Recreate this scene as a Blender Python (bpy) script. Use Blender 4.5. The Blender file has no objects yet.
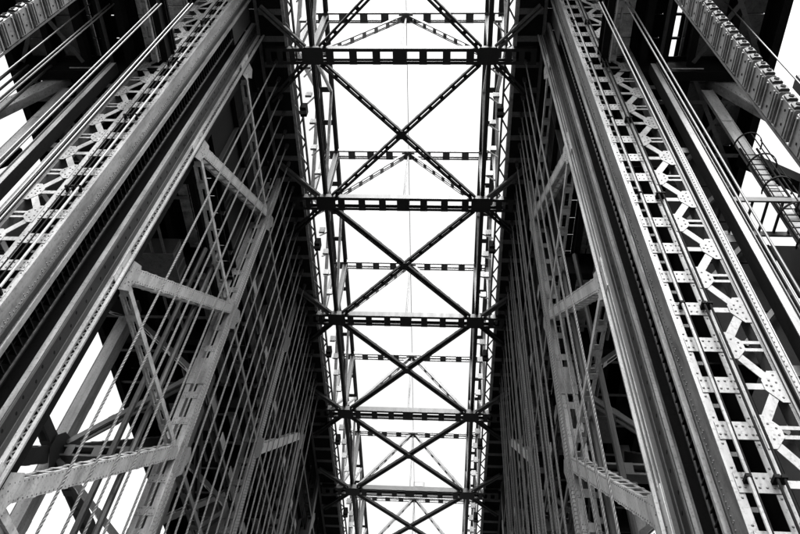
import bpy, math, random
from mathutils import Matrix, Vector
random.seed(7)
SC = bpy.context.scene
COL = SC.collection
Z0 = 1.7                     # eye height: all heights below are metres above the eye

# ------------------------------------------------------------------ camera
cam_d = bpy.data.cameras.new('camera')
cam = bpy.data.objects.new('camera', cam_d); COL.objects.link(cam)
SC.camera = cam
cam_d.sensor_fit = 'HORIZONTAL'; cam_d.sensor_width = 36.0
cam_d.lens = 762.54 / 800.0 * 36.0
cam_d.clip_start = 0.1; cam_d.clip_end = 6000
def cam_axes():
    f = 762.54
    V = Vector((56.0, 559.0, f)).normalized()          # where verticals converge, in (right, up, forward)
    H = Vector((28.0, -1043.0, f))                     # where the bridge axis converges
    H = (H - V * H.dot(V)).normalized()
    X = H.cross(V)
    if X.x < 0: X = -X
    return X, H, V
_x, _y, _z = cam_axes()
cam.matrix_world = Matrix(((_x[0], _x[1], -_x[2], 0), (_y[0], _y[1], -_y[2], 0), (_z[0], _z[1], -_z[2], Z0), (0, 0, 0, 1)))

# ------------------------------------------------------------------ world, sun, exposure
SUN_EL = math.radians(52); SUN_AZ = math.radians(172)   # azimuth from +Y towards +X: behind the camera, a little to the right
w = bpy.data.worlds.new('World'); SC.world = w; w.use_nodes = True
nt = w.node_tree; bg = nt.nodes['Background']
sky = nt.nodes.new('ShaderNodeTexSky'); sky.sky_type = 'NISHITA'; sky.sun_disc = False
sky.sun_elevation = SUN_EL; sky.sun_rotation = SUN_AZ % (2 * math.pi)
sky.air_density = 1.6; sky.dust_density = 6.0
bw = nt.nodes.new('ShaderNodeRGBToBW')
nt.links.new(sky.outputs[0], bw.inputs[0]); nt.links.new(bw.outputs[0], bg.inputs[0])
bg.inputs[1].default_value = 0.15
sd = bpy.data.lights.new('sun', 'SUN'); sd.energy = 0.8; sd.angle = math.radians(12); sd.color = (1, 1, 1)
sun = bpy.data.objects.new('sun', sd); COL.objects.link(sun)
_d = Vector((math.sin(SUN_AZ) * math.cos(SUN_EL), math.cos(SUN_AZ) * math.cos(SUN_EL), math.sin(SUN_EL)))
sun.rotation_euler = _d.to_track_quat('Z', 'Y').to_euler(); sun.location = _d * 80
SC.view_settings.view_transform = 'Standard'; SC.view_settings.look = 'None'
SC.view_settings.exposure = 1.95; SC.view_settings.gamma = 1.0
SC.render.engine = 'CYCLES'
SC.cycles.max_bounces = 5; SC.cycles.diffuse_bounces = 3; SC.cycles.glossy_bounces = 2

# ------------------------------------------------------------------ materials
def material(name, base, rough=0.5, vary=0.35, streak=True, spec=0.4, metal=0.0, scale=1.0):
    m = bpy.data.materials.new(name); m.use_nodes = True
    t = m.node_tree; p = t.nodes['Principled BSDF']
    g = t.nodes.new('ShaderNodeNewGeometry')
    mp = t.nodes.new('ShaderNodeMapping'); mp.inputs['Scale'].default_value = (2.6 * scale, 2.6 * scale, (0.45 if streak else 2.6) * scale)
    n1 = t.nodes.new('ShaderNodeTexNoise'); n1.inputs['Scale'].default_value = 1.0; n1.inputs['Detail'].default_value = 7; n1.inputs['Roughness'].default_value = 0.65
    n2 = t.nodes.new('ShaderNodeTexNoise'); n2.inputs['Scale'].default_value = 14 * scale; n2.inputs['Detail'].default_value = 4
    r1 = t.nodes.new('ShaderNodeValToRGB')
    lo, hi = base * (1 - vary), base * (1 + vary * 0.35)
    r1.color_ramp.elements[0].position = 0.32; r1.color_ramp.elements[0].color = (lo, lo, lo, 1)
    r1.color_ramp.elements[1].position = 0.62; r1.color_ramp.elements[1].color = (hi, hi, hi, 1)
    r2 = t.nodes.new('ShaderNodeValToRGB')
    r2.color_ramp.elements[0].position = 0.30; r2.color_ramp.elements[0].color = (0.45, 0.45, 0.45, 1)
    r2.color_ramp.elements[1].position = 0.46; r2.color_ramp.elements[1].color = (1, 1, 1, 1)
    mx = t.nodes.new('ShaderNodeMix'); mx.data_type = 'RGBA'; mx.blend_type = 'MULTIPLY'; mx.inputs[0].default_value = 0.8
    t.links.new(g.outputs['Position'], mp.inputs[0]); t.links.new(mp.outputs[0], n1.inputs[0]); t.links.new(g.outputs['Position'], n2.inputs[0])
    t.links.new(n1.outputs[0], r1.inputs[0]); t.links.new(n2.outputs[0], r2.inputs[0])
    t.links.new(r1.outputs[0], mx.inputs[6]); t.links.new(r2.outputs[0], mx.inputs[7]); t.links.new(mx.outputs[2], p.inputs['Base Color'])
    rr = t.nodes.new('ShaderNodeMapRange'); rr.inputs[3].default_value = rough - 0.12; rr.inputs[4].default_value = rough + 0.18
    t.links.new(n1.outputs[0], rr.inputs[0]); t.links.new(rr.outputs[0], p.inputs['Roughness'])
    b = t.nodes.new('ShaderNodeBump'); b.inputs['Strength'].default_value = 0.18; b.inputs['Distance'].default_value = 0.01
    t.links.new(n2.outputs[0], b.inputs['Height']); t.links.new(b.outputs[0], p.inputs['Normal'])
    p.inputs['Specular IOR Level'].default_value = spec; p.inputs['Metallic'].default_value = metal
    return m
M_LIGHT = material('pale_grey_steel_paint', 0.24, 0.42, 0.58)
M_PALE = material('brightened_pale_steel_paint', 0.42, 0.42, 0.45)  # albedo raised to make up for light missing on inward faces
M_WORN_SHADE = material('worn_shaded_grey_paint', 0.11, 0.5, 0.8, scale=1.6)  # worn mottling, darkened: the right plate's shaded side is in the colour
M_MID = material('grey_steel_paint', 0.085, 0.42, 0.35)
M_DIM = material('dimmed_grey_steel_paint', 0.026, 0.5, 0.4)  # grey paint darkened: shade of deeper, recessed members is in the colour
M_DARK = material('shade_black_steel', 0.008, 0.75, 0.4, spec=0.08)  # near-black: shade of undersides and interiors is in the colour; also black fittings
M_OVER = material('silhouette_overhead_steel', 0.012, 0.4, 0.4, spec=0.35)  # backlit black of the bracing is put into the colour
M_PANEL = material('bounce_bright_soffit', 0.5, 0.6, 0.6, streak=False)  # pale albedo stands in for bounced light on the soffit panels
M_ROPE = material('galvanised_wire_rope', 0.075, 0.42, 0.35, spec=0.4, metal=0.1)
M_ROPED = material('greased_wire_rope', 0.032, 0.4, 0.4, spec=0.5, metal=0.0)
M_WEB = material('greasy_guide_steel', 0.014, 0.5, 0.5, spec=0.25)
M_CHAIN = material('worn_chain_steel', 0.17, 0.45, 0.4)
M_RIVET = material('shaded_rivet_heads', 0.09, 0.5, 0.3, streak=False)  # darker than the plates: shading of the small domes is in the colour
M_ROAD = material('asphalt', 0.05, 0.8, 0.3, streak=False)
M_CONC = material('concrete', 0.2, 0.8, 0.3, streak=False)
M_LINE = material('road_paint', 0.7, 0.6, 0.3, streak=False)
M_WATER = material('river_water', 0.03, 0.2, 0.3, streak=False)

# ------------------------------------------------------------------ helpers
XC = -2.565                                        # centre line of the bridge; the camera stands right of it
def P(s, h, y, z): return Vector((XC + s * h, y, z + Z0))
WORLD = {}
def put(name, me, M, parent=None):
    o = bpy.data.objects.new(name, me); COL.objects.link(o)
    WORLD[o.name] = M
    if parent is not None:
        o.parent = parent; o.matrix_basis = WORLD[parent.name].inverted() @ M
    else:
        o.matrix_basis = M
    return o
def thing(name, label, cat, loc, group=None):
    o = put(name, None, Matrix.Translation(loc)); o.empty_display_size = 0.5
    o['label'] = label; o['category'] = cat
    if group: o['group'] = group
    return o
def tag(o, label, cat, group=None):
    o['label'] = label; o['category'] = cat
    if group: o['group'] = group
    return o
CACHE = {}
def mesh_of(key, build, mat):
    k = (key, mat.name)
    if k not in CACHE:
        v, f = build()
        me = bpy.data.meshes.new('mesh'); me.from_pydata(v, [], f); me.materials.append(mat); me.update()
        CACHE[k] = me
    return CACHE[k]
def area2(poly): return sum(poly[i][0] * poly[(i + 1) % len(poly)][1] - poly[(i + 1) % len(poly)][0] * poly[i][1] for i in range(len(poly)))
def prism(outlines, L):
    V, F = [], []
    for poly in outlines:
        if area2(poly) < 0: poly = poly[::-1]
        n = len(poly); o = len(V)
        V += [(u, v, 0.0) for u, v in poly] + [(u, v, L) for u, v in poly]
        F += [tuple(o + i for i in reversed(range(n))), tuple(o + n + i for i in range(n))]
        F += [(o + i, o + (i + 1) % n, o + n + (i + 1) % n, o + n + i) for i in range(n)]
    return V, F
def frame(a, z, u):
    z = z.normalized(); u = (u - z * u.dot(z)).normalized(); v = z.cross(u)
    return Matrix(((u.x, v.x, z.x, a.x), (u.y, v.y, z.y, a.y), (u.z, v.z, z.z, a.z), (0, 0, 0, 1)))
def rect(cu, cv, w, h): return [(cu - w / 2, cv - h / 2), (cu + w / 2, cv - h / 2), (cu + w / 2, cv + h / 2), (cu - w / 2, cv + h / 2)]
def chan(cu, w, d, t, dr):                         # channel: web at cu, depth d along v, flanges w towards dr
    e = dr * w
    return [(cu, -d / 2), (cu + e, -d / 2), (cu + e, -d / 2 + t), (cu + dr * t, -d / 2 + t), (cu + dr * t, d / 2 - t), (cu + e, d / 2 - t), (cu + e, d / 2), (cu, d / 2)]
def ibeam(w, d, t): return [(-w/2,-d/2),(w/2,-d/2),(w/2,-d/2+t),(t/2,-d/2+t),(t/2,d/2-t),(w/2,d/2-t),(w/2,d/2),(-w/2,d/2),(-w/2,d/2-t),(-t/2,d/2-t),(-t/2,-d/2+t),(-w/2,-d/2+t)]
def ngon(r, n): return [(r * math.cos(2 * math.pi * i / n), r * math.sin(2 * math.pi * i / n)) for i in range(n)]
def beam(name, parent, a, b, u, outlines, mat):
    L = round((b - a).length, 3)
    key = ('b', L, tuple(tuple((round(p, 4), round(q, 4)) for p, q in o) for o in outlines))
    return put(name, mesh_of(key, lambda: prism(outlines, L), mat), frame(a, b - a, u), parent)
def bar(name, parent, a, b, u, w, t, mat): return beam(name, parent, a, b, u, [rect(0, 0, w, t)], mat)
def rod(name, parent, a, b, r, mat, n=8):
    d = b - a; u = Vector((1, 0, 0)) if abs(d.normalized().x) < 0.8 else Vector((0, 1, 0))
    o = beam(name, parent, a, b, u, [ngon(r, n)], mat); return o
def box(name, parent, c, sx, sy, sz, mat):
    key = ('x', round(sx, 3), round(sy, 3), round(sz, 3))
    def bld():
        V, F = prism([rect(0, 0, sx, sy)], sz); return [(a, b, q - sz / 2) for a, b, q in V], F
    return put(name, mesh_of(key, bld, mat), Matrix.Translation(c), parent)
def upright(name, parent, s, plan, z0, z1, mat):   # vertical extrusion of (h, y) outlines
    if not isinstance(plan[0], list): plan = [plan]
    h0, y0 = plan[0][0]
    outl = [[(s * (h - h0), y - y0) for h, y in pl] for pl in plan]
    L = round(z1 - z0, 3)
    key = ('u', s, L, tuple(tuple((round(a, 4), round(b, 4)) for a, b in o) for o in outl))
    return put(name, mesh_of(key, lambda: prism(outl, L), mat), Matrix.Translation(P(s, h0, y0, z0)), parent)
def pl(h0, h1, y0, y1): return [(h0, y0), (h1, y0), (h1, y1), (h0, y1)]
def lattice(name, parent, a, b, u, W, D, mat, pitch=1.0, blen=0.35, faces=(1, -1), fl=0.1, t=0.018, bmat=None, pad=0.3, skip_mid=0):
    """two channels W apart (along u), D deep, tied by batten plates: part with batten sub-parts"""
    o = beam(name, parent, a, b, u, [chan(-W / 2, fl, D, t, 1), chan(W / 2, fl, D, t, -1)], mat)
    L = (b - a).length; M = WORLD[o.name]
    n = max(2, int(round((L - 2 * pad) / pitch)) + 1)
    me = mesh_of(('bat', round(W, 3), round(blen, 3)), lambda: prism([rect(0, 0, W + 0.01, 0.014)], blen), bmat or mat)
    for i in range(n):
        z = pad + (L - 2 * pad) * i / (n - 1)
        for f in faces:
            put('batten', me, M @ Matrix.Translation((0, f * (D / 2 + 0.009), z - blen / 2)), o)
    return o
DOME = []
def dome_list(pts, r, n=6, fl=1.0):
    V, F = [], []
    for p, nrm in pts:
        m = frame(p, nrm, Vector((0.3, 0.2, 1)) if abs(nrm.z) < 0.8 else Vector((1, 0, 0))); o = len(V)
        for rr, zz in ((1.0, 0.0), (0.7, 0.55)):
            for i in range(n):
                a = 2 * math.pi * i / n; V.append(tuple(m @ Vector((r * rr * math.cos(a), r * rr * math.sin(a), r * zz * fl))))
        V.append(tuple(m @ Vector((0, 0, r * 0.72 * fl))))
        for i in range(n):
            j = (i + 1) % n
            F += [(o + i, o + j, o + n + j, o + n + i), (o + n + i, o + n + j, o + 2 * n)]
    return V, F
def rivets(parent, pts, r=0.028, mat=None, name='rivets', fl=1.0):
    if not pts: return
    inv = WORLD[parent.name].inverted(); R3 = inv.to_3x3()
    V, F = dome_list([(inv @ p, R3 @ n) for p, n in pts], r, 6, fl)
    me = bpy.data.meshes.new('rivets'); me.from_pydata(V, [], F); me.materials.append(mat or M_RIVET)
    o = put(name, me, WORLD[parent.name].copy(), parent); o['kind'] = 'stuff'; return o
def plate(name, parent, pts, nrm, t, mat):          # flat polygon of world points, thickened along nrm
    a = pts[0]; m = frame(a, nrm, pts[1] - pts[0]); inv = m.inverted()
    outl = [(round((inv @ p).x, 4), round((inv @ p).y, 4)) for p in pts]
    return put(name, mesh_of(('p', tuple(outl), t), lambda: prism([outl], t), mat), m, parent)
SIDE = {-1: 'left', 1: 'right'}
UX, UY, UZ = Vector((1, 0, 0)), Vector((0, 1, 0)), Vector((0, 0, 1))
ORD = ['first', 'second', 'third', 'fourth', 'fifth', 'sixth', 'seventh', 'eighth', 'ninth', 'tenth', 'eleventh', 'twelfth', 'thirteenth', 'fourteenth', 'fifteenth', 'sixteenth', 'seventeenth', 'eighteenth', 'nineteenth', 'twentieth', 'twenty-first', 'twenty-second', 'twenty-third', 'twenty-fourth', 'twenty-fifth', 'twenty-sixth', 'twenty-seventh', 'twenty-eighth', 'twenty-ninth', 'thirtieth', 'thirty-first', 'thirty-second', 'thirty-third', 'thirty-fourth']
PANEL = 8.85
ZB = -1.7 + 0.0                                     # the bridge floor
YP = [13.1 + PANEL * k for k in range(6)]          # panel points of the side trusses
LEVELS = [1.7, 9.8, 17.9, 26.1, 34.2]

# ------------------------------------------------------------------ setting under the camera: water, bridge floor, road
def sheet(name, cx, cy, z, sx, sy, t, mat):
    o = box(name, None, Vector((cx, cy, z - t / 2)), sx, sy, t, mat); o['kind'] = 'structure'; return o
sheet('water', 0, 0, -14.0, 6000, 6000, 0.5, M_WATER)
sheet('bridge_floor', XC, 40, -0.12, 31, 220, 0.9, M_ROAD)
sheet('road', XC, 40, -0.004, 10.4, 220, 0.11, M_ROAD)
for s in (-1, 1):
    o = sheet('pavement', XC + s * 6.0, 40, 0.12, 1.5, 220, 0.235, M_CONC)
ln = thing('lane_marking', 'dashed white centre line painted on the road', 'road marking', Vector((XC, -40, 0)))
for i in range(30): box('dash', ln, Vector((XC, -60 + i * 6.0, 0.003)), 0.15, 2.4, 0.006, M_LINE)

# ------------------------------------------------------------------ overhead bracing between the main trusses
ov = thing('overhead_bracing', 'black overhead bracing of crossed braces and cross struts against the white sky', 'bridge truss', P(0, 0, 5.5, 38))
YK = [14.34 + 8.87 * (k - 1) for k in range(0, 8)]
ZL, ZU, HN = 38.0, 44.0, 4.5
for k, y in enumerate(YK):
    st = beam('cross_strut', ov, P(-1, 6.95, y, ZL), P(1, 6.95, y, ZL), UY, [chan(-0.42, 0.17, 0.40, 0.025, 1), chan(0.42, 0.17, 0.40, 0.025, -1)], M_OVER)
    for i in range(-3, 4):
        wd = 0.72 if i == 0 else 0.40
        box('batten', st, P(1, i * 1.2, y, ZL - 0.21), wd, 0.855, 0.016, M_OVER)
    for s in (-1, 1):
        for h in (5.55, 6.2, 6.8): box('batten', st, P(s, h, y, ZL - 0.21), 0.30, 0.855, 0.016, M_OVER)
        g = [P(s, HN + a * 0.7, y + b * 0.85, ZL - 0.24) for a, b in ((-0.62, -0.58), (0.62, -0.58), (0.8, -0.37), (0.8, 0.37), (0.5, 0.5), (-0.5, 0.5), (-0.8, 0.37), (-0.8, -0.37))]
        plate('gusset', ov, g, UZ, 0.02, M_OVER)
    us = beam('upper_strut', ov, P(-1, 5.6, y, ZU), P(1, 5.6, y, ZU), UY, [chan(-0.3, 0.1, 0.3, 0.022, 1), chan(0.3, 0.1, 0.3, 0.022, -1)], M_LIGHT)  # upper strut, sway braces and hanger paler: bloom and haze put into colour
    for i in range(-4, 5): box('batten', us, P(1, i * 1.22, y, ZU - 0.16), 0.44, 0.61, 0.016, M_MID)
    for s in (-1, 1):
        lattice('sway_brace', ov, P(s, 0.25, y, ZU - 0.25), P(s, HN - 0.35, y, ZL + 0.35), UY, 0.34, 0.16, M_MID, pitch=0.95, blen=0.3, faces=(1,), fl=0.06, pad=0.35)
        beam('truss_post', ov, P(s, HN + 0.15, y, ZL + 0.2), P(s, HN + 0.15, y, ZU - 0.2), UX, [ibeam(0.3, 0.4, 0.03)], M_OVER)
        beam('truss_post', ov, P(s, 5.45, y, ZL + 0.2), P(s, 5.45, y, ZU - 0.2), UX, [ibeam(0.22, 0.3, 0.03)], M_MID)
    rod('hanger', ov, P(1, 0.0, y, ZL + 0.18), P(1, 0.0, y, ZU - 0.16), 0.06, M_LIGHT)
    box('gusset', ov, P(1, 0, y, ZU - 0.2), 0.8, 0.5, 0.05, M_MID)
    if k < len(YK) - 1:
        y2 = YK[k + 1]
        for s in (-1, 1):
            a, b = P(s, HN, y, ZL - 0.05 + 0.02 * s), P(-s, HN, y2, ZL - 0.05 + 0.02 * s)
            d = (b - a).normalized(); u = Vector((-d.y, d.x, 0))
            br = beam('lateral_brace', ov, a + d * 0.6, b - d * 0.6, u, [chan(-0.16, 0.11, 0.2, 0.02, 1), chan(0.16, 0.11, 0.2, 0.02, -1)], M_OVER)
            L = (b - a).length - 1.2; n = 13
            me = mesh_of(('latb',), lambda: prism([rect(0, 0, 0.33, 0.014)], 0.22), M_OVER)
            for i in range(n + 1):
                zz = 0.05 + (L - 0.4) * i / n
                put('batten', me, WORLD[br.name] @ Matrix.Translation((0, 0.105, zz)), br)
        box('gusset', ov, P(1, 0, (y + y2) / 2, ZL - 0.2), 0.5, 0.5, 0.02, M_OVER)
    for s in (-1, 1):                                 # the braces run on outwards to the chords
        for sy in (-1, 1):
            a, b = P(s, HN, y, ZL - 0.05), P(s, 7.0, y + sy * 2.5, ZL - 0.05); d = (b - a).normalized()
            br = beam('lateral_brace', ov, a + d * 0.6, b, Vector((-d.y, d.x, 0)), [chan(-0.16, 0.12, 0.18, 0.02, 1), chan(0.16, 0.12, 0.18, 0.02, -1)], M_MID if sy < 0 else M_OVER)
            for i in range(4): put('batten', mesh_of(('latc',), lambda: prism([rect(0, 0, 0.33, 0.014)], 0.22), M_OVER), WORLD[br.name] @ Matrix.Translation((0, 0.095, 0.3 + i * 0.7)), br)
YA, YZ = YK[0] - 1, YK[-1] + 1
for s in (-1, 1):
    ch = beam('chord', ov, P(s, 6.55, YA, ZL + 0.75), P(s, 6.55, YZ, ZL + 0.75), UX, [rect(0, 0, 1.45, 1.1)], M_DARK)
    for hc in (5.86, 7.24): beam('chord_flange_glint', ov, P(s, hc, YA, ZL + 0.14), P(s, hc, YZ, ZL + 0.14), UX, [rect(0, 0, 0.16, 0.08)], M_LIGHT if hc < 6 else M_MID)  # pale strips put in as glints along the chord edges
    for j in range(46): box('chord_tie', ch, P(s, 6.55, YA + 0.8 + j * 1.38, ZL + 0.185), 1.2, 0.3, 0.02, M_MID)
    r_ = beam('chord_edge_rail', ov, P(s, 5.42, YA, ZL + 0.25), P(s, 5.42, YZ, ZL + 0.25), UX, [rect(0, 0, 0.10, 0.2)], M_MID)
    yy = YA; i = 0
    while yy < YZ - 1:
        h0, h1 = (5.42, 5.83) if i % 2 == 0 else (5.83, 5.42)
        bar('lacing_bar', r_, P(s, h0, yy, ZL + 0.25), P(s, h1, yy + 0.75, ZL + 0.25), UZ, 0.03, 0.09, M_LIGHT)
        yy += 0.75; i += 1
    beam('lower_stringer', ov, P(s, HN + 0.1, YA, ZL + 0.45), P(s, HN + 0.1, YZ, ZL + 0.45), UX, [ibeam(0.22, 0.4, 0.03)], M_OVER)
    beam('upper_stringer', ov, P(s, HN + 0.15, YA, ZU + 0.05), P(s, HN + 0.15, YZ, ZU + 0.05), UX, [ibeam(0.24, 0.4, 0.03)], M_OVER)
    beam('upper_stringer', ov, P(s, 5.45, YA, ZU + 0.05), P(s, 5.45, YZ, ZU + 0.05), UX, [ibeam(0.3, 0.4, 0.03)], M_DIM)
    for k in range(len(YK) - 1):
        for hh, mt, ww in ((HN + 0.15, M_LIGHT, 0.16), (5.45, M_LIGHT, 0.2)):
            ym = (YK[k] + YK[k + 1]) / 2
            bar('web_diagonal', ov, P(s, hh, YK[k], ZL + 0.6), P(s, hh, ym, ZU - 0.3), UX, ww, ww, mt)
            bar('web_diagonal', ov, P(s, hh, ym, ZU - 0.3), P(s, hh, YK[k + 1], ZL + 0.6), UX, ww, ww, mt)
        bx_ = box('bracket_box', ov, P(s, 5.3, YK[k] + 3.1, ZL + 0.1), 0.34, 0.55, 0.6, M_DARK)
        box('bracket_lid', bx_, P(s, 5.3, YK[k] + 3.1, ZL - 0.22), 0.42, 0.18, 0.04, M_MID)
        for j in range(5):
            y_ = YK[k] + 0.9 + j * 1.6
            box('stay_bracket', ov, P(s, 4.98 + 0.1 * (j % 2), y_, ZL + 0.75), 0.34, 0.12, 0.5, M_LIGHT)
            bar('stay', ov, P(s, 4.75, y_ + 0.1, ZL + 0.7), P(s, 5.4, y_ + 0.9, ZL + 1.5), UX, 0.07, 0.07, M_LIGHT)
        for j in range(1, 4):                          # little cross ties between the two stringers
            yy = YK[k] + j * PANEL / 4
            box('tie_plate', ov, P(s, (HN + 5.6) / 2, yy, ZU - 0.05), 0.9, 0.35, 0.03, M_DIM)
rod('conduit', ov, P(1, 0.0, YA, ZU + 0.32), P(1, 0.0, YZ, ZU + 0.32), 0.02, M_PALE)
lampb = box('lamp_box', ov, P(1, 0.45, 57.0, ZU + 0.1), 1.0, 0.5, 0.6, M_MID); box('lens', lampb, P(1, 0.45, 56.73, ZU + 0.1), 0.7, 0.03, 0.4, M_LIGHT)

# ------------------------------------------------------------------ the two tower columns
def tower_column(s):
    sd_ = SIDE[s]
    t = thing('tower_column', 'pale riveted steel tower column with ladder-like battens and forked lacing, on the %s' % sd_, 'steel column', P(s, 8.2, 11.9, ZB), 'tower columns')
    zb, zt = ZB, 38.0
    riv = []; NY = Vector((0, -1, 0)); NX = Vector((-s, 0, 0))
    leg = upright('inner_leg', t, s, pl(7.40, 7.57, 10.60, 10.62), zb, zt, M_LIGHT)
    upright('side_plate', t, s, pl(7.40, 7.42, 10.622, 11.10), zb, zt, M_LIGHT if s == -1 else M_WORN_SHADE)
    upright('recessed_plate', t, s, pl(7.46, 7.49, 11.10, 11.38), zb, zt, M_DIM)
    upright('edge_angle', t, s, [(7.39, 11.12), (7.41, 11.12), (7.41, 11.16), (7.39, 11.16)], zb, zt, M_MID)
    upright('edge_angle', t, s, [(7.38 if s == -1 else 7.35, 11.38), (7.42, 11.38), (7.42, 11.52), (7.7, 11.52), (7.7, 11.54), (7.38, 11.54)], zb, zt, M_LIGHT)
    # dark slot with rungs
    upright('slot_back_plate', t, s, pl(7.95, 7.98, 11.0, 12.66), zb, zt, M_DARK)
    z = zb + 0.2
    rung = mesh_of(('rung', s), lambda: prism([[(0, 0), (s * 0.12, -0.05), (s * 0.26, -0.06), (s * 0.26, -0.02), (s * 0.12, -0.01), (0, 0.04)]], 0.58), M_DARK)
    while z < 34.4:
        put('rung', rung, frame(P(s, 7.52, 11.56, z), UY, UX), t); z += 0.31
    box('slot_cap_plate', t, P(s, 7.72, 12.05, 36.2), 0.4, 1.0, 3.4, M_DIM)
    rod('guide_rod', t, P(s, 7.58, 12.24, zb), P(s, 7.58, 12.24, 34.6), 0.035, M_DIM)
    rod('guide_rod', t, P(s, 7.66, 12.36, zb), P(s, 7.66, 12.36, 34.6), 0.05, M_DARK)
    # guide: outer lip, bolted web, front flange with zigzag
    upright('guide_lip', t, s, pl(7.345, 7.50 if s == -1 else 7.43, 12.66, 12.70), zb, zt, M_LIGHT)
    if s == 1: upright('guide_lip', t, s, pl(7.44, 7.50, 12.69, 12.71), zb, zt, M_WORN_SHADE)
    web = upright('guide_web', t, s, pl(7.32, 7.34, 12.66, 13.30), zb, zt, M_WEB)
    upright('guide_web_strip', t, s, pl(7.29, 7.318, 13.12, 13.29), zb, zt, M_DIM)
    upright('guide_web_strip', t, s, pl(7.30, 7.318, 12.66, 12.74), zb, zt, M_MID)
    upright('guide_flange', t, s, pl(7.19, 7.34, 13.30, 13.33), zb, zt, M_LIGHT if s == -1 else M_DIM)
    upright('guide_edge', t, s, pl(7.15, 7.18, 13.28, 13.34), zb, zt, M_LIGHT)
    upright('guide_edge', t, s, pl(6.92, 7.00 if s == 1 else 7.02, 13.27, 13.33), zb, zt, M_LIGHT)
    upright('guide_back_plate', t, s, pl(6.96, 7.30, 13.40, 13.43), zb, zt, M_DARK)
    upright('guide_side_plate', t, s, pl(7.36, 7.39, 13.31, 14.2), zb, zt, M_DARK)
    z = zb + 0.1; i = 0
    zz = mesh_of(('zig', 1), lambda: prism([rect(0, 0, 0.075, 0.012)], 0.235), M_MID)
    if s == 1:
        upright('guide_edge', t, s, pl(7.06, 7.10, 13.29, 13.34), zb, zt, M_LIGHT)
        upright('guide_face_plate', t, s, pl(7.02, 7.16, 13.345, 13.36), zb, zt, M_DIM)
    while s == -1 and z < zt - 0.2 and i < 290:
        h0, h1 = (7.16, 7.02) if i % 2 == 0 else (7.02, 7.16)
        bar('lacing_bar', t, P(s, h0, 13.335, z), P(s, h1, 13.335, z + 0.135), UY, 0.012, 0.045, M_MID)
        z += 0.135; i += 1
    bolts = []; z = zb + 0.3; i = 0
    while z < zt: bolts.append((P(s, 7.32, 12.93 + (0.05 if i % 2 else -0.05), z), NX)); z += 0.42 if i % 2 else 0.62; i += 1
    rivets(t, bolts, 0.055, M_DARK, 'guide_bolts', 0.15)
    # ladder front
    upright('front_leg', t, s, [(8.07, 10.60), (8.29, 10.60), (8.29, 10.80), (8.27, 10.80), (8.27, 10.62), (8.07, 10.62)], zb, zt, M_LIGHT)
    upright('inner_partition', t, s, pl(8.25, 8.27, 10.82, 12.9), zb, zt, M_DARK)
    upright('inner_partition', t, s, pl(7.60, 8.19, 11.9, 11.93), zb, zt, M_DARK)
    bat = mesh_of(('ladbat', s), lambda: prism([rect(s * 0.0, 0, 0.71, 0.016)], 0.42), M_LIGHT)
    zc = 17.7 - 1.15 * 17
    while zc < zt - 0.3:
        if zc > zb + 0.25:
            put('batten', bat, Matrix.Translation(P(s, 7.83, 10.588, zc - 0.21)), t)
            for hz in (-0.1, 0.1):
                for hh in (7.51, 7.60, 7.72, 7.84, 7.96, 8.08, 8.15): riv.append((P(s, hh, 10.58, zc + hz), NY))
            box('clip_angle', t, P(s, 7.64, 10.70, zc - 0.5), 0.12, 0.12, 0.10, M_DIM)
            for dz in (-0.3, 0.32): riv += [(P(s, 8.13, 10.60, zc + dz), NY), (P(s, 7.5, 10.60, zc + dz), NY)]
        zc += 1.15
    # forked lacing beyond the ladder
    upright('outer_leg', t, s, [(8.98, 10.60), (9.12, 10.60), (9.12, 10.62), (9.00, 10.62), (9.00, 10.95), (8.98, 10.95)], zb, zt, M_MID)
    strip = upright('outer_edge_strip', t, s, pl(9.12, 9.27, 10.46, 10.50), zb, 30, M_LIGHT)
    upright('outer_edge_side', t, s, pl(9.09, 9.115, 10.44, 10.60), zb, 30, M_DARK)
    upright('outer_edge_side', t, s, pl(9.275, 9.30, 10.44, 10.56), zb, 30, M_LIGHT)
    zo = 17.7 - 2.3 * 8
    og = [(0.02, -0.42), (0.02, 0.42), (-0.16, 0.42), (-0.34, 0.16), (-0.34, -0.10), (-0.12, -0.42)]
    ig = [(-0.02, -0.40), (-0.02, 0.40), (0.14, 0.40), (0.36, 0.12), (0.36, -0.12), (0.14, -0.40)]
    mo = mesh_of(('og', s), lambda: prism([[(s * a, b) for a, b in og]], 0.016), M_LIGHT)
    mi = mesh_of(('ig', s), lambda: prism([[(s * a, b) for a, b in ig]], 0.016), M_LIGHT)
    F = lambda h, z: frame(P(s, h, 10.598, z), NY, UX)
    Fm = lambda h, z: Matrix.Translation(P(s, h, 10.598, z)) @ Matrix(((1, 0, 0, 0), (0, 0, -1, 0), (0, 1, 0, 0), (0, 0, 0, 1)))
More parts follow.
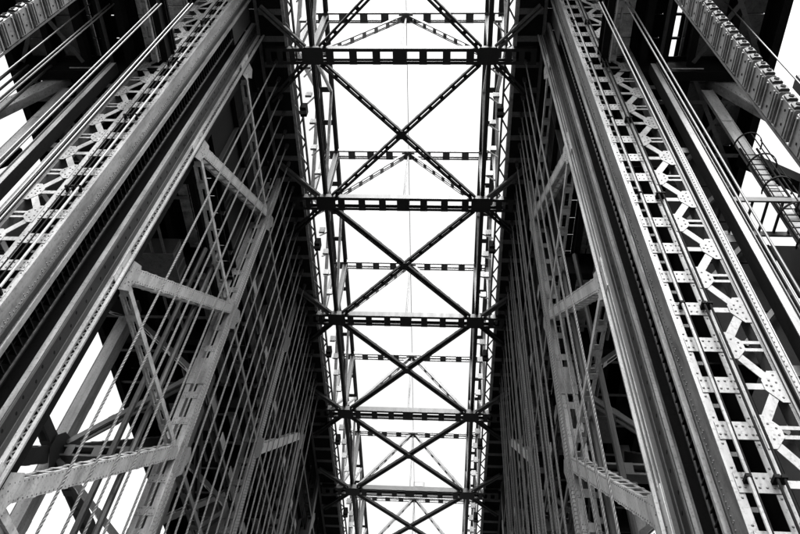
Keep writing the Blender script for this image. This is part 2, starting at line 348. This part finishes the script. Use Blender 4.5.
    while zo < zt - 1.5:
        if zo > zb + 1.2:
            put('gusset', mo, Fm(9.0, zo), t); put('gusset', mi, Fm(8.27, zo + 1.15), t)
            for dz in (-1, 1):
                bar('lacing_bar', t, P(s, 8.82, 10.606, zo + dz * 0.18), P(s, 8.36, 10.606, zo + dz * 0.98), UY, 0.018, 0.19, M_LIGHT)
                bar('lacing_bar', t, P(s, 8.40, 10.608, zo + 1.15 + dz * 0.11), P(s, 8.98, 10.608, zo + 1.15 + dz * 0.11), UY, 0.018, 0.09, M_LIGHT)
            bar('lacing_bar', t, P(s, 8.29, 10.610, zo), P(s, 8.70, 10.610, zo), UY, 0.018, 0.16, M_LIGHT)
            for a, b in ((-0.08, 0.3), (-0.08, 0.1), (-0.08, -0.1), (-0.2, 0.15), (-0.2, 0.0), (-0.2, -0.12), (-0.07, -0.3), (-0.28, 0.02)): riv.append((P(s, 9.0 + a, 10.582, zo + b), NY))
            for a, b in ((0.05, 0.3), (0.05, 0.1), (0.05, -0.1), (0.05, -0.3), (0.15, 0.18), (0.15, -0.18), (0.27, 0.08), (0.27, -0.08)): riv.append((P(s, 8.27 + a, 10.582, zo + 1.15 + b), NY))
        zo += 2.3
    # rivet lines on the side plate
    z = zb + 0.05
    while z < zt - 0.3:
        riv += [(P(s, 7.40, 11.04, z), NX), (P(s, 9.19, 10.46, z), NY)]
        if z > 0 and int(z / 0.11) % 3 == 0: riv += [(P(s, 7.40, 10.98, z), NX)]
        z += 0.14
    rivets(t, riv, 0.026)
    # the closed back of the column
    z = zb
    while z < zt - 0.1:
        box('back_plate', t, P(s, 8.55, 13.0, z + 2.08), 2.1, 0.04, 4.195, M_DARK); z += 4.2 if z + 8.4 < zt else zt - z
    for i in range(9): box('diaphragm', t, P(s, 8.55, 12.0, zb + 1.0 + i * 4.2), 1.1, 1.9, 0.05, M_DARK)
    for j in range(13): box('cap_shade_plate', t, P(s, 9.55, 0.5 + j * 1.1, 38.3), 5.5, 1.08, 0.06, M_DARK)  # carried forward out of view, added to shade the column tops
    # slender box post beside the lacing
    upright('side_post', t, s, pl(9.55, 9.72, 10.14, 10.17), zb, 26.1, M_LIGHT)
    upright('side_post', t, s, pl(9.53, 9.55, 10.14, 10.52), zb, 26.1, M_DARK)  # inner side near-black: its shade is in the colour
    upright('side_post', t, s, pl(9.74, 9.76, 10.10, 10.3), zb, 26.1, M_MID)
    for i in range(6): box('stay_plate', t, P(s, 9.4, 10.56, 2.0 + i * 4.6), 0.34, 0.03, 0.3, M_DIM)
    return t
for s in (-1, 1): tower_column(s)

# ------------------------------------------------------------------ side trusses behind the ropes
def side_truss(s):
    t = thing('side_truss', 'tall riveted side truss with sloping struts behind the %s row of ropes' % SIDE[s], 'bridge truss', P(s, 7.4, YP[1], ZB), 'side trusses')
    riv = []; NX = Vector((-s, 0, 0)); NY = Vector((0, -1, 0))
    hi = 7.08
    for k, y in enumerate(YP):
        if k:
            mt = M_LIGHT if k < 2 else M_DIM  # farther posts take the darker copy, shade put into the colour
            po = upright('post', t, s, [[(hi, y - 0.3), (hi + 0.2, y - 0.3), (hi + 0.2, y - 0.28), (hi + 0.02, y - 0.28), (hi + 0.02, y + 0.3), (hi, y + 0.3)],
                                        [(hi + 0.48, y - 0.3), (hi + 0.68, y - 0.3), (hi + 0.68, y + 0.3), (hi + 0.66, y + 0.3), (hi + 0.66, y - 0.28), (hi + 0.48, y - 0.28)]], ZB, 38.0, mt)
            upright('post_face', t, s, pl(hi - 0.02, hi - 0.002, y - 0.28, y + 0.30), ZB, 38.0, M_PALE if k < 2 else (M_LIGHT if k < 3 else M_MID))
            z = 0.5; i = 0
            while z < 37:
                near = min(abs(z - l) for l in LEVELS)
                hgt = 0.36
                box('batten', po, P(s, hi + 0.34, y - 0.31, z), 0.66, 0.014, hgt, mt)
                for a in (0.08, 0.18, 0.5, 0.6):
                    if k < 3: riv += [(P(s, hi + a, y - 0.318, z + 0.1), NY), (P(s, hi + a, y - 0.318, z - 0.1), NY)]
                z += 1.35; i += 1
            for l in LEVELS[1:4]:
                box('gusset', po, P(s, hi + 0.34, y - 0.325, l - 4.0), 0.72, 0.012, 1.5, mt)
            if k < 3:
                z = 6.0
                while z < 37: riv += [(P(s, hi - 0.02, y + a_, z + b_), NX) for a_, b_ in ((-0.22, 0), (-0.1, 0.08), (0.02, 0), (0.14, 0.08), (0.25, 0))]; z += 0.17
        else:
            po = t
        for li, l in enumerate(LEVELS):
            if k or 1:
                gp = [(-0.28, -0.75), (0.2, -0.75), (0.7, -0.2), (0.72, 0.15), (1.0, 0.72), (0.68, 1.05), (0.1, 0.6), (-0.28, 0.6)]
                yy = y + (0.25 if k == 0 else 0.0)
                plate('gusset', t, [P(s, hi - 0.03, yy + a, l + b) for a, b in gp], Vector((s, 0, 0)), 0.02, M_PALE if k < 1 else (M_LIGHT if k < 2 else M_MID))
                if k < 2 and li > 0:
                    for q in range(14): riv.append((P(s, hi - 0.03, yy + random.uniform(-0.2, 0.85), l + random.uniform(-0.3, 0.4)), NX))
            if k + 1 < len(YP):
                y2 = YP[k + 1]
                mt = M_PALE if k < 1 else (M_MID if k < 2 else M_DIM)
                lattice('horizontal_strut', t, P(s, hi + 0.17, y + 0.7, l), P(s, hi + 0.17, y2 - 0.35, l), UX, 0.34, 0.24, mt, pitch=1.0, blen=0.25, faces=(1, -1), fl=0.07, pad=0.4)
                zm = l + 4.05
                if k and zm < 37:
                    lattice('mid_strut', t, P(s, hi + 0.3, y + 0.35, zm), P(s, hi + 0.3, y2 - 0.35, zm), UX, 0.26, 0.2, M_DIM, pitch=1.1, blen=0.22, fl=0.06)
                    for q in range(3):
                        yq = y + 1.8 + q * 2.3
                        box('fitting_plate', t, P(s, hi + 0.12, yq, zm + 0.25), 0.03, 0.7, 0.5, M_LIGHT if (q + li) % 2 else M_MID)
                if li + 1 < len(LEVELS) and k % 2 == 0:
                    l2 = LEVELS[li + 1]
                    d = Vector((0, y2 - y, l2 - l + 0.75)).normalized()
                    a = P(s, hi + 0.2, y, l - 0.4) + d * 1.0; b = P(s, hi + 0.2, y2, l2 + 0.35) - d * 0.6
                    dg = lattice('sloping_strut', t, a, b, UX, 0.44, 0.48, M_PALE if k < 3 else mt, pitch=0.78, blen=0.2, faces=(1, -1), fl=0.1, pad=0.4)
                    if k < 1 and li > 0:
                        M = WORLD[dg.name]; L = (b - a).length; q = 0.1
                        while q < L:
                            for v in (-0.19, 0.19): riv.append((M @ Vector((-s * 0.22, v, q)), NX))
                            q += 0.2
    rivets(t, riv, 0.024)
for s in (-1, 1): side_truss(s)

# ------------------------------------------------------------------ outer frames under the side decks
HO = 11.75
def outer_frame(s):
    t = thing('outer_frame', 'outer frame of smooth columns, sloping struts and cross struts under the %s side deck' % SIDE[s], 'steel frame', P(s, HO, 11.3, ZB), 'outer frames')
    fc = upright('front_column', t, s, [[(11.56, 11.20), (11.92, 11.20), (11.92, 11.23), (11.56, 11.23)], [(11.54, 11.18), (11.56, 11.18), (11.56, 11.3), (11.54, 11.3)], [(11.92, 11.18), (11.94, 11.18), (11.94, 11.6), (11.92, 11.6)]], ZB, 26.3, M_LIGHT)
    for i in range(6): box('splice_plate', fc, P(s, 11.74, 11.19, 2 + i * 4.4), 0.34, 0.014, 0.5, M_LIGHT)
    for k, y in enumerate(YP):
        if k:
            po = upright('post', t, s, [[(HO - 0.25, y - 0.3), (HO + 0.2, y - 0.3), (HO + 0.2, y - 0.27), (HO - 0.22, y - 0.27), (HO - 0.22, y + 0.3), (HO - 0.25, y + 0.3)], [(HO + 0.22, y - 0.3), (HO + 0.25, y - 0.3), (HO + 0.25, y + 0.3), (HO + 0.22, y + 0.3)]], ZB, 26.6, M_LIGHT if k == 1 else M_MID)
            for i in range(9): box('batten', po, P(s, HO, y + 0.31, 1 + i * 2.8), 0.5, 0.02, 0.4, M_MID)
        for li, l in enumerate(LEVELS[:3]):
            gp = [(-0.9, -0.5), (-0.3, -1.0), (0.3, -1.0), (0.8, -0.35), (0.8, 0.3), (1.0, 0.8), (0.6, 1.1), (0.0, 0.75), (-0.5, 0.6), (-0.9, 0.1)]
            plate('gusset', t, [P(s, HO - 0.28, y + a, l + b) for a, b in gp], Vector((s, 0, 0)), 0.02, M_DIM)
            if k:
                lattice('cross_strut', t, P(s, 7.8, y, l), P(s, HO - 0.3, y, l), UZ, 0.5, 0.4, M_MID if k < 2 else M_DIM, pitch=0.9, blen=0.3, fl=0.09)
                mid = (l + LEVELS[li + 1]) / 2
                lattice('knee_brace', t, P(s, HO - 0.3, y, l + 0.4), P(s, 7.8, y, mid - 0.1), UY, 0.34, 0.22, M_MID if k < 2 else M_DIM, pitch=1.3, blen=0.25, fl=0.07)
                lattice('knee_brace', t, P(s, 7.8, y, mid + 0.3), P(s, HO - 0.3, y, LEVELS[li + 1] - 0.4), UY, 0.3, 0.2, M_MID if k < 2 else M_DIM, pitch=1.3, blen=0.25, fl=0.07)
            if k + 1 < len(YP):
                y2 = YP[k + 1]; l2 = LEVELS[li + 1]
                lattice('horizontal_strut', t, P(s, HO, y + 0.5, l), P(s, HO, y2 - 0.5, l), UX, 0.4, 0.5, M_DIM, pitch=1.3, blen=0.35, fl=0.1)
                d = Vector((0, y2 - y, l2 - l)).normalized()
                lattice('sloping_strut', t, P(s, HO, y, l) + d * 1.0, P(s, HO, y2, l2) - d * 0.9, UX, 0.44, 0.6, M_DIM, pitch=1.1, blen=0.3, fl=0.1)
    for hq, yq in ((8.04, 19.0), (7.5, 19.2)):
        rod('standpipe', t, P(s, hq, yq, ZB), P(s, hq, yq, 27.0), 0.11, M_DIM)
    # bracket beside the front column
    a, b = P(s, 12.15, 11.0, 27.0), P(s, 15.0, 11.0, 20.2); d = (b - a).normalized()
    kb = beam('bracket_strut', t, a, b, UY, [[(-0.01, -0.33), (0.012, -0.33), (0.012, 0.33), (-0.01, 0.33)], [(0.012, -0.35), (0.3, -0.35), (0.3, -0.33), (0.012, -0.33)], [(0.012, 0.33), (0.3, 0.33), (0.3, 0.35), (0.012, 0.35)]], M_LIGHT)
    pts = []; q = 0.3; M = WORLD[kb.name]
    while q < 7: pts += [(M @ Vector((-0.01, -0.2, q)), Vector((0, -1, 0))), (M @ Vector((-0.01, 0.2, q)), Vector((0, -1, 0)))]; q += 0.22
    rivets(kb, pts, 0.022)
    bar('bracket_tie', t, P(s, 12.2, 11.4, 17.9), P(s, 15.0, 11.4, 24.5), UY, 0.4, 0.5, M_DARK)
    bar('bracket_tie', t, P(s, 12.0, 11.9, 22.5), P(s, 15.0, 11.9, 18.5), UY, 0.4, 0.45, M_DARK)
    for j in range(4): rod('tie_cable', t, P(s, 12.5 + j * 0.45, 10.6, ZB), P(s, 12.5 + j * 0.45, 10.6, 27.0), 0.05, M_ROPED)
    bar('bracket_tie', t, P(s, 12.2, 11.45, 17.5), P(s, 15.2, 11.45, 17.5), UY, 0.3, 0.35, M_DIM)
    upright('bracket_post', t, s, pl(15.0, 15.35, 10.9, 11.4), ZB, 27.0, M_DIM)
    # back screen between tower column and front column: plates with gaps
    z = 4.0; i = 0
    while z < 26:
        box('screen_plate', t, P(s, 10.75, 12.9, z), 2.3, 0.05, 2.1, M_DARK); z += 2.16; i += 1
    for j in range(7 if s == 1 else 0): box('screen_plate', t, P(s, 12.85, 12.8, 2.6 + j * 2.5), 1.9, 0.05, 2.4, M_DARK); box('screen_plate', t, P(s, 14.7, 12.8, 2.6 + j * 2.5), 1.7, 0.05, 2.4, M_DARK)
    for i in range(8):
        bar('screen_brace', t, P(s, 9.8, 12.6, 3 + i * 2.8), P(s, 11.6, 12.6, 5.2 + i * 2.8), UY, 0.1, 0.14, M_DIM)
for s in (-1, 1): outer_frame(s)

# ------------------------------------------------------------------ side decks high above
DY0, DY1 = 5.6, 66.0
def side_deck(s):
    t = thing('side_deck', 'dark underside of the high side deck with floor beams and plates, on the %s' % SIDE[s], 'bridge deck', P(s, 10.7, DY0, 27), 'high side decks')
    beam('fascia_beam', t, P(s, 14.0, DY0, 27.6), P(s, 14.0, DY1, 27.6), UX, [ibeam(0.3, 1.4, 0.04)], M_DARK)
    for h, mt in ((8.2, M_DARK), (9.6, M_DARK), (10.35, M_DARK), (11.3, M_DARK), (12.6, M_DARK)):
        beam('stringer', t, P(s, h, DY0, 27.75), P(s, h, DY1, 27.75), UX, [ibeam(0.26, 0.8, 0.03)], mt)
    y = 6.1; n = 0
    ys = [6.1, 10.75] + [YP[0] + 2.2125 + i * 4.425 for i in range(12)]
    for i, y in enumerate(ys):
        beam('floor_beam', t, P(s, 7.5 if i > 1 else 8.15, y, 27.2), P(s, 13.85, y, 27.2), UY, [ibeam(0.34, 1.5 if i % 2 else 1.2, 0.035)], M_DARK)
    cols = [(7.5, 8.1), (8.25, 8.75), (8.8, 9.25), (9.3, 10.3), (10.4, 11.0), (11.1, 12.55), (12.65, 13.9)]
    yy = DY0
    while yy < DY1 - 1:
        ln_ = 0.88 if yy < 36 else 2.2
        for ci, (h0, h1) in enumerate(cols):
            if ci == 0 and yy < 13: continue
            if yy < 11 and ci == 4 and yy > 6.5:
                if s == 1:
                    box('grating_bar', t, P(s, (h0 + h1) / 2, yy, 28.25), h1 - h0, 0.08, 0.12, M_DARK); continue
            gap = 0.05
            h0_ = h0 + (0.12 if (ci == 4 and s == -1 and 6.5 < yy < 11) else 0)
            mt = M_PANEL if ci in (1, 2) else (M_CHAIN if ci in (5, 6) and yy < 14 else M_DARK)  # paler plates stand in for bounced light; near outer ones use the chain tone
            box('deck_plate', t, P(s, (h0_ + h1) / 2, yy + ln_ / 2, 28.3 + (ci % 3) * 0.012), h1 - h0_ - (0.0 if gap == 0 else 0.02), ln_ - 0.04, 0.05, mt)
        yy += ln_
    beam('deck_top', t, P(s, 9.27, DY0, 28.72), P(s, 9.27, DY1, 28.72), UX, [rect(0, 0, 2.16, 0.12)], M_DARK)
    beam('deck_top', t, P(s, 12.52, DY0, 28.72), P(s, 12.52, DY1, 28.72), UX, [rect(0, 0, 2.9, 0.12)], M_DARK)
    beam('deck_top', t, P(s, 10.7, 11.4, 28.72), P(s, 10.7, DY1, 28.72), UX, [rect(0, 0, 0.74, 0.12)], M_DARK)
    for h, zz in ((8.42, 27.0), (9.35, 34.0)):
        ls = lattice('laced_strip', t, P(s, h, DY0 if zz < 30 else 8.0, zz), P(s, h, 10.45 if zz < 30 else 12.4, zz), UX, 0.22, 0.12, M_LIGHT, pitch=0.62, blen=0.22, faces=(1, -1), fl=0.05, pad=0.2)
    for k_ in range(4):
        y0_ = YP[k_] + 4.4
        eq = box('equipment_box', t, P(s, 9.6, y0_ + 1.2, 25.6), 1.7, 1.5, 1.3, M_DIM)
        for j in range(4): box('rib', eq, P(s, 8.74, y0_ + 0.6 + j * 0.4, 25.6), 0.04, 0.08, 1.2, M_MID)
        box('base_plate', eq, P(s, 9.6, y0_ + 1.2, 24.93), 2.0, 1.8, 0.06, M_MID)
        for j in range(2): rod('cable_tray', eq, P(s, 9.0 + j * 0.5, y0_ - 2.0, 25.0), P(s, 9.0 + j * 0.5, y0_ + 4.5, 25.0), 0.06, M_MID)
        if k_:
            lattice('hanger_post', t, P(s, 8.9, y0_, 10.0), P(s, 8.9, y0_, 26.6), UX, 0.36, 0.3, M_MID, pitch=1.2, blen=0.3, fl=0.08)
            lattice('wind_brace', t, P(s, 8.9, y0_, 18.2), P(s, 8.9, y0_ + 8.5, 26.4), UX, 0.3, 0.24, M_MID, pitch=1.4, blen=0.25, fl=0.07)
            lattice('wind_brace', t, P(s, 9.3, y0_ + 8.5, 18.2), P(s, 9.3, y0_, 26.4), UX, 0.3, 0.24, M_DIM, pitch=1.4, blen=0.25, fl=0.07)
            lattice('wind_brace', t, P(s, 9.2, y0_, 18.0), P(s, 9.2, y0_ + 8.7, 18.0), UX, 0.4, 0.3, M_MID, pitch=1.4, blen=0.3, fl=0.08)
    for j in range(16):
        bar('soffit_flat', t, P(s, 8.3, 12.0 + j * 2.2, 27.05), P(s, 13.9, 12.0 + j * 2.2, 27.05), UZ, 0.02, 0.16, M_MID)
    # flat crossed braces under the outer bays
    for y0_, y1_ in ((6.3, 10.6), (10.9, 15.2), (15.4, 19.6)):
        for a, b in (((11.4, y0_), (13.8, y1_)), ((13.8, y0_), (11.4, y1_))):
            bar('plan_brace', t, P(s, a[0], a[1], 27.35), P(s, b[0], b[1], 27.36), UZ, 0.05, 0.16, M_MID)
    for j in range(6):
        box('gallery_plate', t, P(s, 10.2, 8.4 + j * 0.9, 34.3), 1.5, 0.86, 0.05, M_PANEL)
    for h in (9.3, 11.0): beam('gallery_beam', t, P(s, h, 8.0, 34.6), P(s, h, 13.4, 34.6), UX, [ibeam(0.2, 0.5, 0.03)], M_DARK)
    for y in (8.2, 13.2): upright('gallery_post', t, s, pl(10.9, 11.1, y - 0.1, y + 0.1), 28.8, 34.4, M_DARK)
    rod('drain_pipe', t, P(s, 10.1, 6.2, 27.0), P(s, 10.1, 10.6, 27.0), 0.07, M_DIM)
    rod('lit_edge_rod', t, P(s, 10.4, 10.45, 26.4), P(s, 11.5, 10.45, 26.4), 0.025, M_LIGHT)  # pale rod stands for the lit lower edge of the floor beam
for s in (-1, 1): side_deck(s)

# deep plate girders between side deck and overhead chord
def plate_girder(s):
    t = thing('plate_girder', 'deep black stiffened plate girder above the %s side deck' % SIDE[s], 'girder', P(s, 7.8, DY0, 28.8), 'deep plate girders')
    y = 14.0
    while y < DY1 - 2:
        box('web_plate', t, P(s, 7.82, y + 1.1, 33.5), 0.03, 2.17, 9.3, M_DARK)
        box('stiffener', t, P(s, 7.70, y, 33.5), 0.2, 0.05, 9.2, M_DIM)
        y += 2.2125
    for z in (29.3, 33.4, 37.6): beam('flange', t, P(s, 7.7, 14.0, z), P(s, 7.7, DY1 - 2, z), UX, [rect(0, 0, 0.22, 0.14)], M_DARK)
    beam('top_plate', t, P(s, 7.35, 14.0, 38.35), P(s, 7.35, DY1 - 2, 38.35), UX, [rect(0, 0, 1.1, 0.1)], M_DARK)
for s in (-1, 1): plate_girder(s)

# ------------------------------------------------------------------ ropes
def rope_mesh(key, L, r, lay, mat):
    def bld():
        n = 6; seg = int(L / lay * 6); V, F = [], []
        prof = []
        for i in range(n * 2):
            a = math.pi * i / n; prof.append((a, r if i % 2 == 0 else r * 0.74))
        m = len(prof)
        for k in range(seg + 1):
            z = L * k / seg; tw = 2 * math.pi * z / (lay * 3)
            for a, rr in prof: V.append((rr * math.cos(a + tw), rr * math.sin(a + tw), z))
        for k in range(seg):
            for i in range(m):
                j = (i + 1) % m; F.append((k * m + i, k * m + j, (k + 1) * m + j, (k + 1) * m + i))
        F += [tuple(reversed(range(m))), tuple(seg * m + i for i in range(m))]
        return V, F
    return mesh_of(key, bld, mat)
rm = rope_mesh('rope', 37.6 - ZB, 0.038, 0.30, M_ROPE)
for s in (-1, 1):
    for k in range(26):
        o = put('wire_rope', rm, Matrix.Translation(P(s, 6.42 + (random.uniform(-0.05, 0.05) if k > 3 else 0), 14.62 + 0.98 * k + (random.uniform(-0.22, 0.22) if k > 3 else 0), ZB)) @ Matrix.Rotation(random.uniform(0, 6), 4, 'Z'))
        tag(o, 'twisted steel rope, %s from the %s tower column in its row' % (ORD[k], SIDE[s]), 'rope', '%s row of hanging wire ropes' % SIDE[s])
        so = put('socket', mesh_of('socket', lambda: prism([ngon(0.10, 8)], 0.55), M_DIM), WORLD[o.name] @ Matrix.Translation((0, 0, 37.6 - ZB - 0.1)), o)
rd = mesh_of('hoist', lambda: prism([ngon(0.026, 8)], 27.0 - ZB), M_ROPED)
HOIST = {1: [(5.10, 0.12), (5.99, 0.14), (8.61, 0.0), (9.35, 0.0)], -1: [(-9.19, 0.14), (-10.33, 0.15), (-12.07, 0.15), (-12.95, 0.0)]}
for s in (-1, 1):
    for i, (x, pair) in enumerate(HOIST[s]):
        for j in range(2 if pair else 1):
            o = put('hoist_rope', rd, Matrix.Translation(Vector((x + s * j * pair, 8.3, ZB + Z0))))
            nm = {1: 'innermost', 2: 'outermost'}
            tag(o, 'dark greased rope hanging before the %s column, %s from the middle%s' % (SIDE[s], ORD[i], '' if not pair else (', inner of a pair' if j == 0 else ', outer of a pair')), 'rope', '%s hoist ropes' % SIDE[s])
# conduits clipped on the ladder faces
for s, hs in ((1, ((7.64, 0.034, M_LIGHT, 'pale'), (8.10, 0.026, M_DARK, 'black'), (8.22, 0.026, M_DARK, 'black'))), (-1, ((7.57, 0.034, M_LIGHT, 'pale'), (7.74, 0.02, M_DARK, 'black'), (7.92, 0.02, M_DARK, 'black')))):
    for i, (h, r, mt, cn) in enumerate(hs):
        o = thing('conduit', '%s conduit clipped to the ladder face of the %s tower column, %s from the inside' % (cn, SIDE[s], ORD[i]), 'pipe', P(s, h, 10.42, ZB), 'conduits on the tower columns')
        rod('pipe', o, P(s, h, 10.42, ZB), P(s, h, 10.42, 37.5), r, mt)
        if mt is M_LIGHT: rod('wire', o, P(s, h + r * 1.9, 10.45, ZB), P(s, h + r * 1.9, 10.45, 37.5), 0.018, M_DARK, 6)
        for q in range(8): box('clip', o, P(s, h, 10.48, 17.7 - 1.15 * 12 + q * 4.6), 0.1, 0.2, 0.07, M_DARK)

# ------------------------------------------------------------------ block chains
def block_chain(s):
    t = thing('block_chain', 'heavy chain of stacked riveted steel blocks hanging before the %s side deck' % SIDE[s], 'chain', P(s, 9.3, 7.06, 8.0), 'block chains')
    h0 = 9.2
    mk = lambda key, pts, L, mt: mesh_of((key, s), lambda: prism([[(s * a, b) for a, b in pts]], L), mt)
    up = mk('blk', ((0, 0), (0.03, -0.02), (0.22, -0.02), (0.22, 0.66), (0, 0.66)), 0.72, M_CHAIN)
    rib = mk('rib', ((-0.035, 0.03), (0.01, 0.03), (0.01, 0.62), (-0.035, 0.62)), 0.05, M_CHAIN)
    lug = mk('lug', ((0.0, -0.02), (0.0, -0.06), (0.04, -0.085), (0.17, -0.085), (0.21, -0.06), (0.21, -0.02)), 0.20, M_DIM)
    pin = mesh_of(('pin',), lambda: prism([ngon(0.055, 8)], 0.02), M_DARK)
    pin2 = mesh_of(('pin2',), lambda: prism([ngon(0.028, 6)], 0.012), M_DARK)
    z = 8.0
    while z < 26.0:
        b = put('block', up, Matrix.Translation(P(s, h0, 6.40, z)), t)
        for dz in (0.06, 0.18, 0.60): put('rib', rib, Matrix.Translation(P(s, h0, 6.40, z + dz)), b)
        for dz in (0.05, 0.44):
            put('lug', lug, Matrix.Translation(P(s, h0, 6.40, z + dz)), b)
            put('pin', pin, frame(P(s, h0 + 0.1, 6.315, z + dz + 0.1), Vector((0, -1, 0)), UX), b)
        for dy in (0.16, 0.46): put('pin', pin2, frame(P(s, h0, 6.40 + dy, z + 0.4), Vector((-s, 0, 0)), UZ), b)
        z += 0.86
    upright('chain_strap', t, s, pl(h0 + 0.05, h0 + 0.18, 6.55, 6.9), 8.0, 27.2, M_DARK)
    upright('chain_edge', t, s, pl(h0 - 0.01, h0 + 0.03, 7.09, 7.14), 8.0, 27.2, M_MID)
for s in (-1, 1): block_chain(s)

# ------------------------------------------------------------------ caged ladder and small platform on the right
t = thing('caged_ladder', 'steel ladder with hoop cage beside the smooth right-hand outer column', 'ladder', P(1, 12.6, 10.7, ZB))
for h in (11.5, 12.0): rod('rail', t, P(1, h, 11.1, 2.0), P(1, h, 11.1, 21.6), 0.035, M_DARK)
for i in range(62): rod('rung', t, P(1, 11.5, 11.1, 2.3 + i * 0.31), P(1, 12.0, 11.1, 2.3 + i * 0.31), 0.018, M_DARK, 6)
def hoop():
    V, F = [], []; n = 16; 
    for i in range(n + 1):
        a = math.pi * (-0.08 + 1.16 * i / n); c_, s_ = math.cos(a), math.sin(a)
        for r, z in ((0.40, 0), (0.425, 0), (0.425, 0.06), (0.40, 0.06)): V.append((r * c_, -r * s_ * 1.1, z))
    for i in range(n):
        for j in range(4): F.append((i * 4 + j, i * 4 + (j + 1) % 4, i * 4 + 4 + (j + 1) % 4, i * 4 + 4 + j))
    return V, F
hm = mesh_of(('hoop',), hoop, M_DARK)
for i in range(14): put('hoop', hm, Matrix.Translation(P(1, 11.78, 11.1, 4.2 + i * 1.35)), t)
for a in (0.15, 0.5, 0.85):
    c_ = Vector((0.39 * math.cos(math.pi * a), -0.39 * 1.1 * math.sin(math.pi * a), 0))
    rod('cage_bar', t, P(1, 11.78, 11.1, 4.2) + c_, P(1, 11.78, 11.1, 21.8) + c_, 0.02, M_DARK, 6)
t = thing('service_platform', 'small slatted service platform behind the right tower column', 'platform', P(1, 11, 11.5, 18.2))
for i in range(7): box('grating_bar', t, P(1, 10.0 + i * 0.4, 11.4, 18.2), 0.05, 1.1, 0.08, M_DIM)
for y in (10.85, 11.95): beam('edge_angle', t, P(1, 9.9, y, 18.15), P(1, 13.0, y, 18.15), UZ, [rect(0, 0, 0.2, 0.05)], M_DIM)
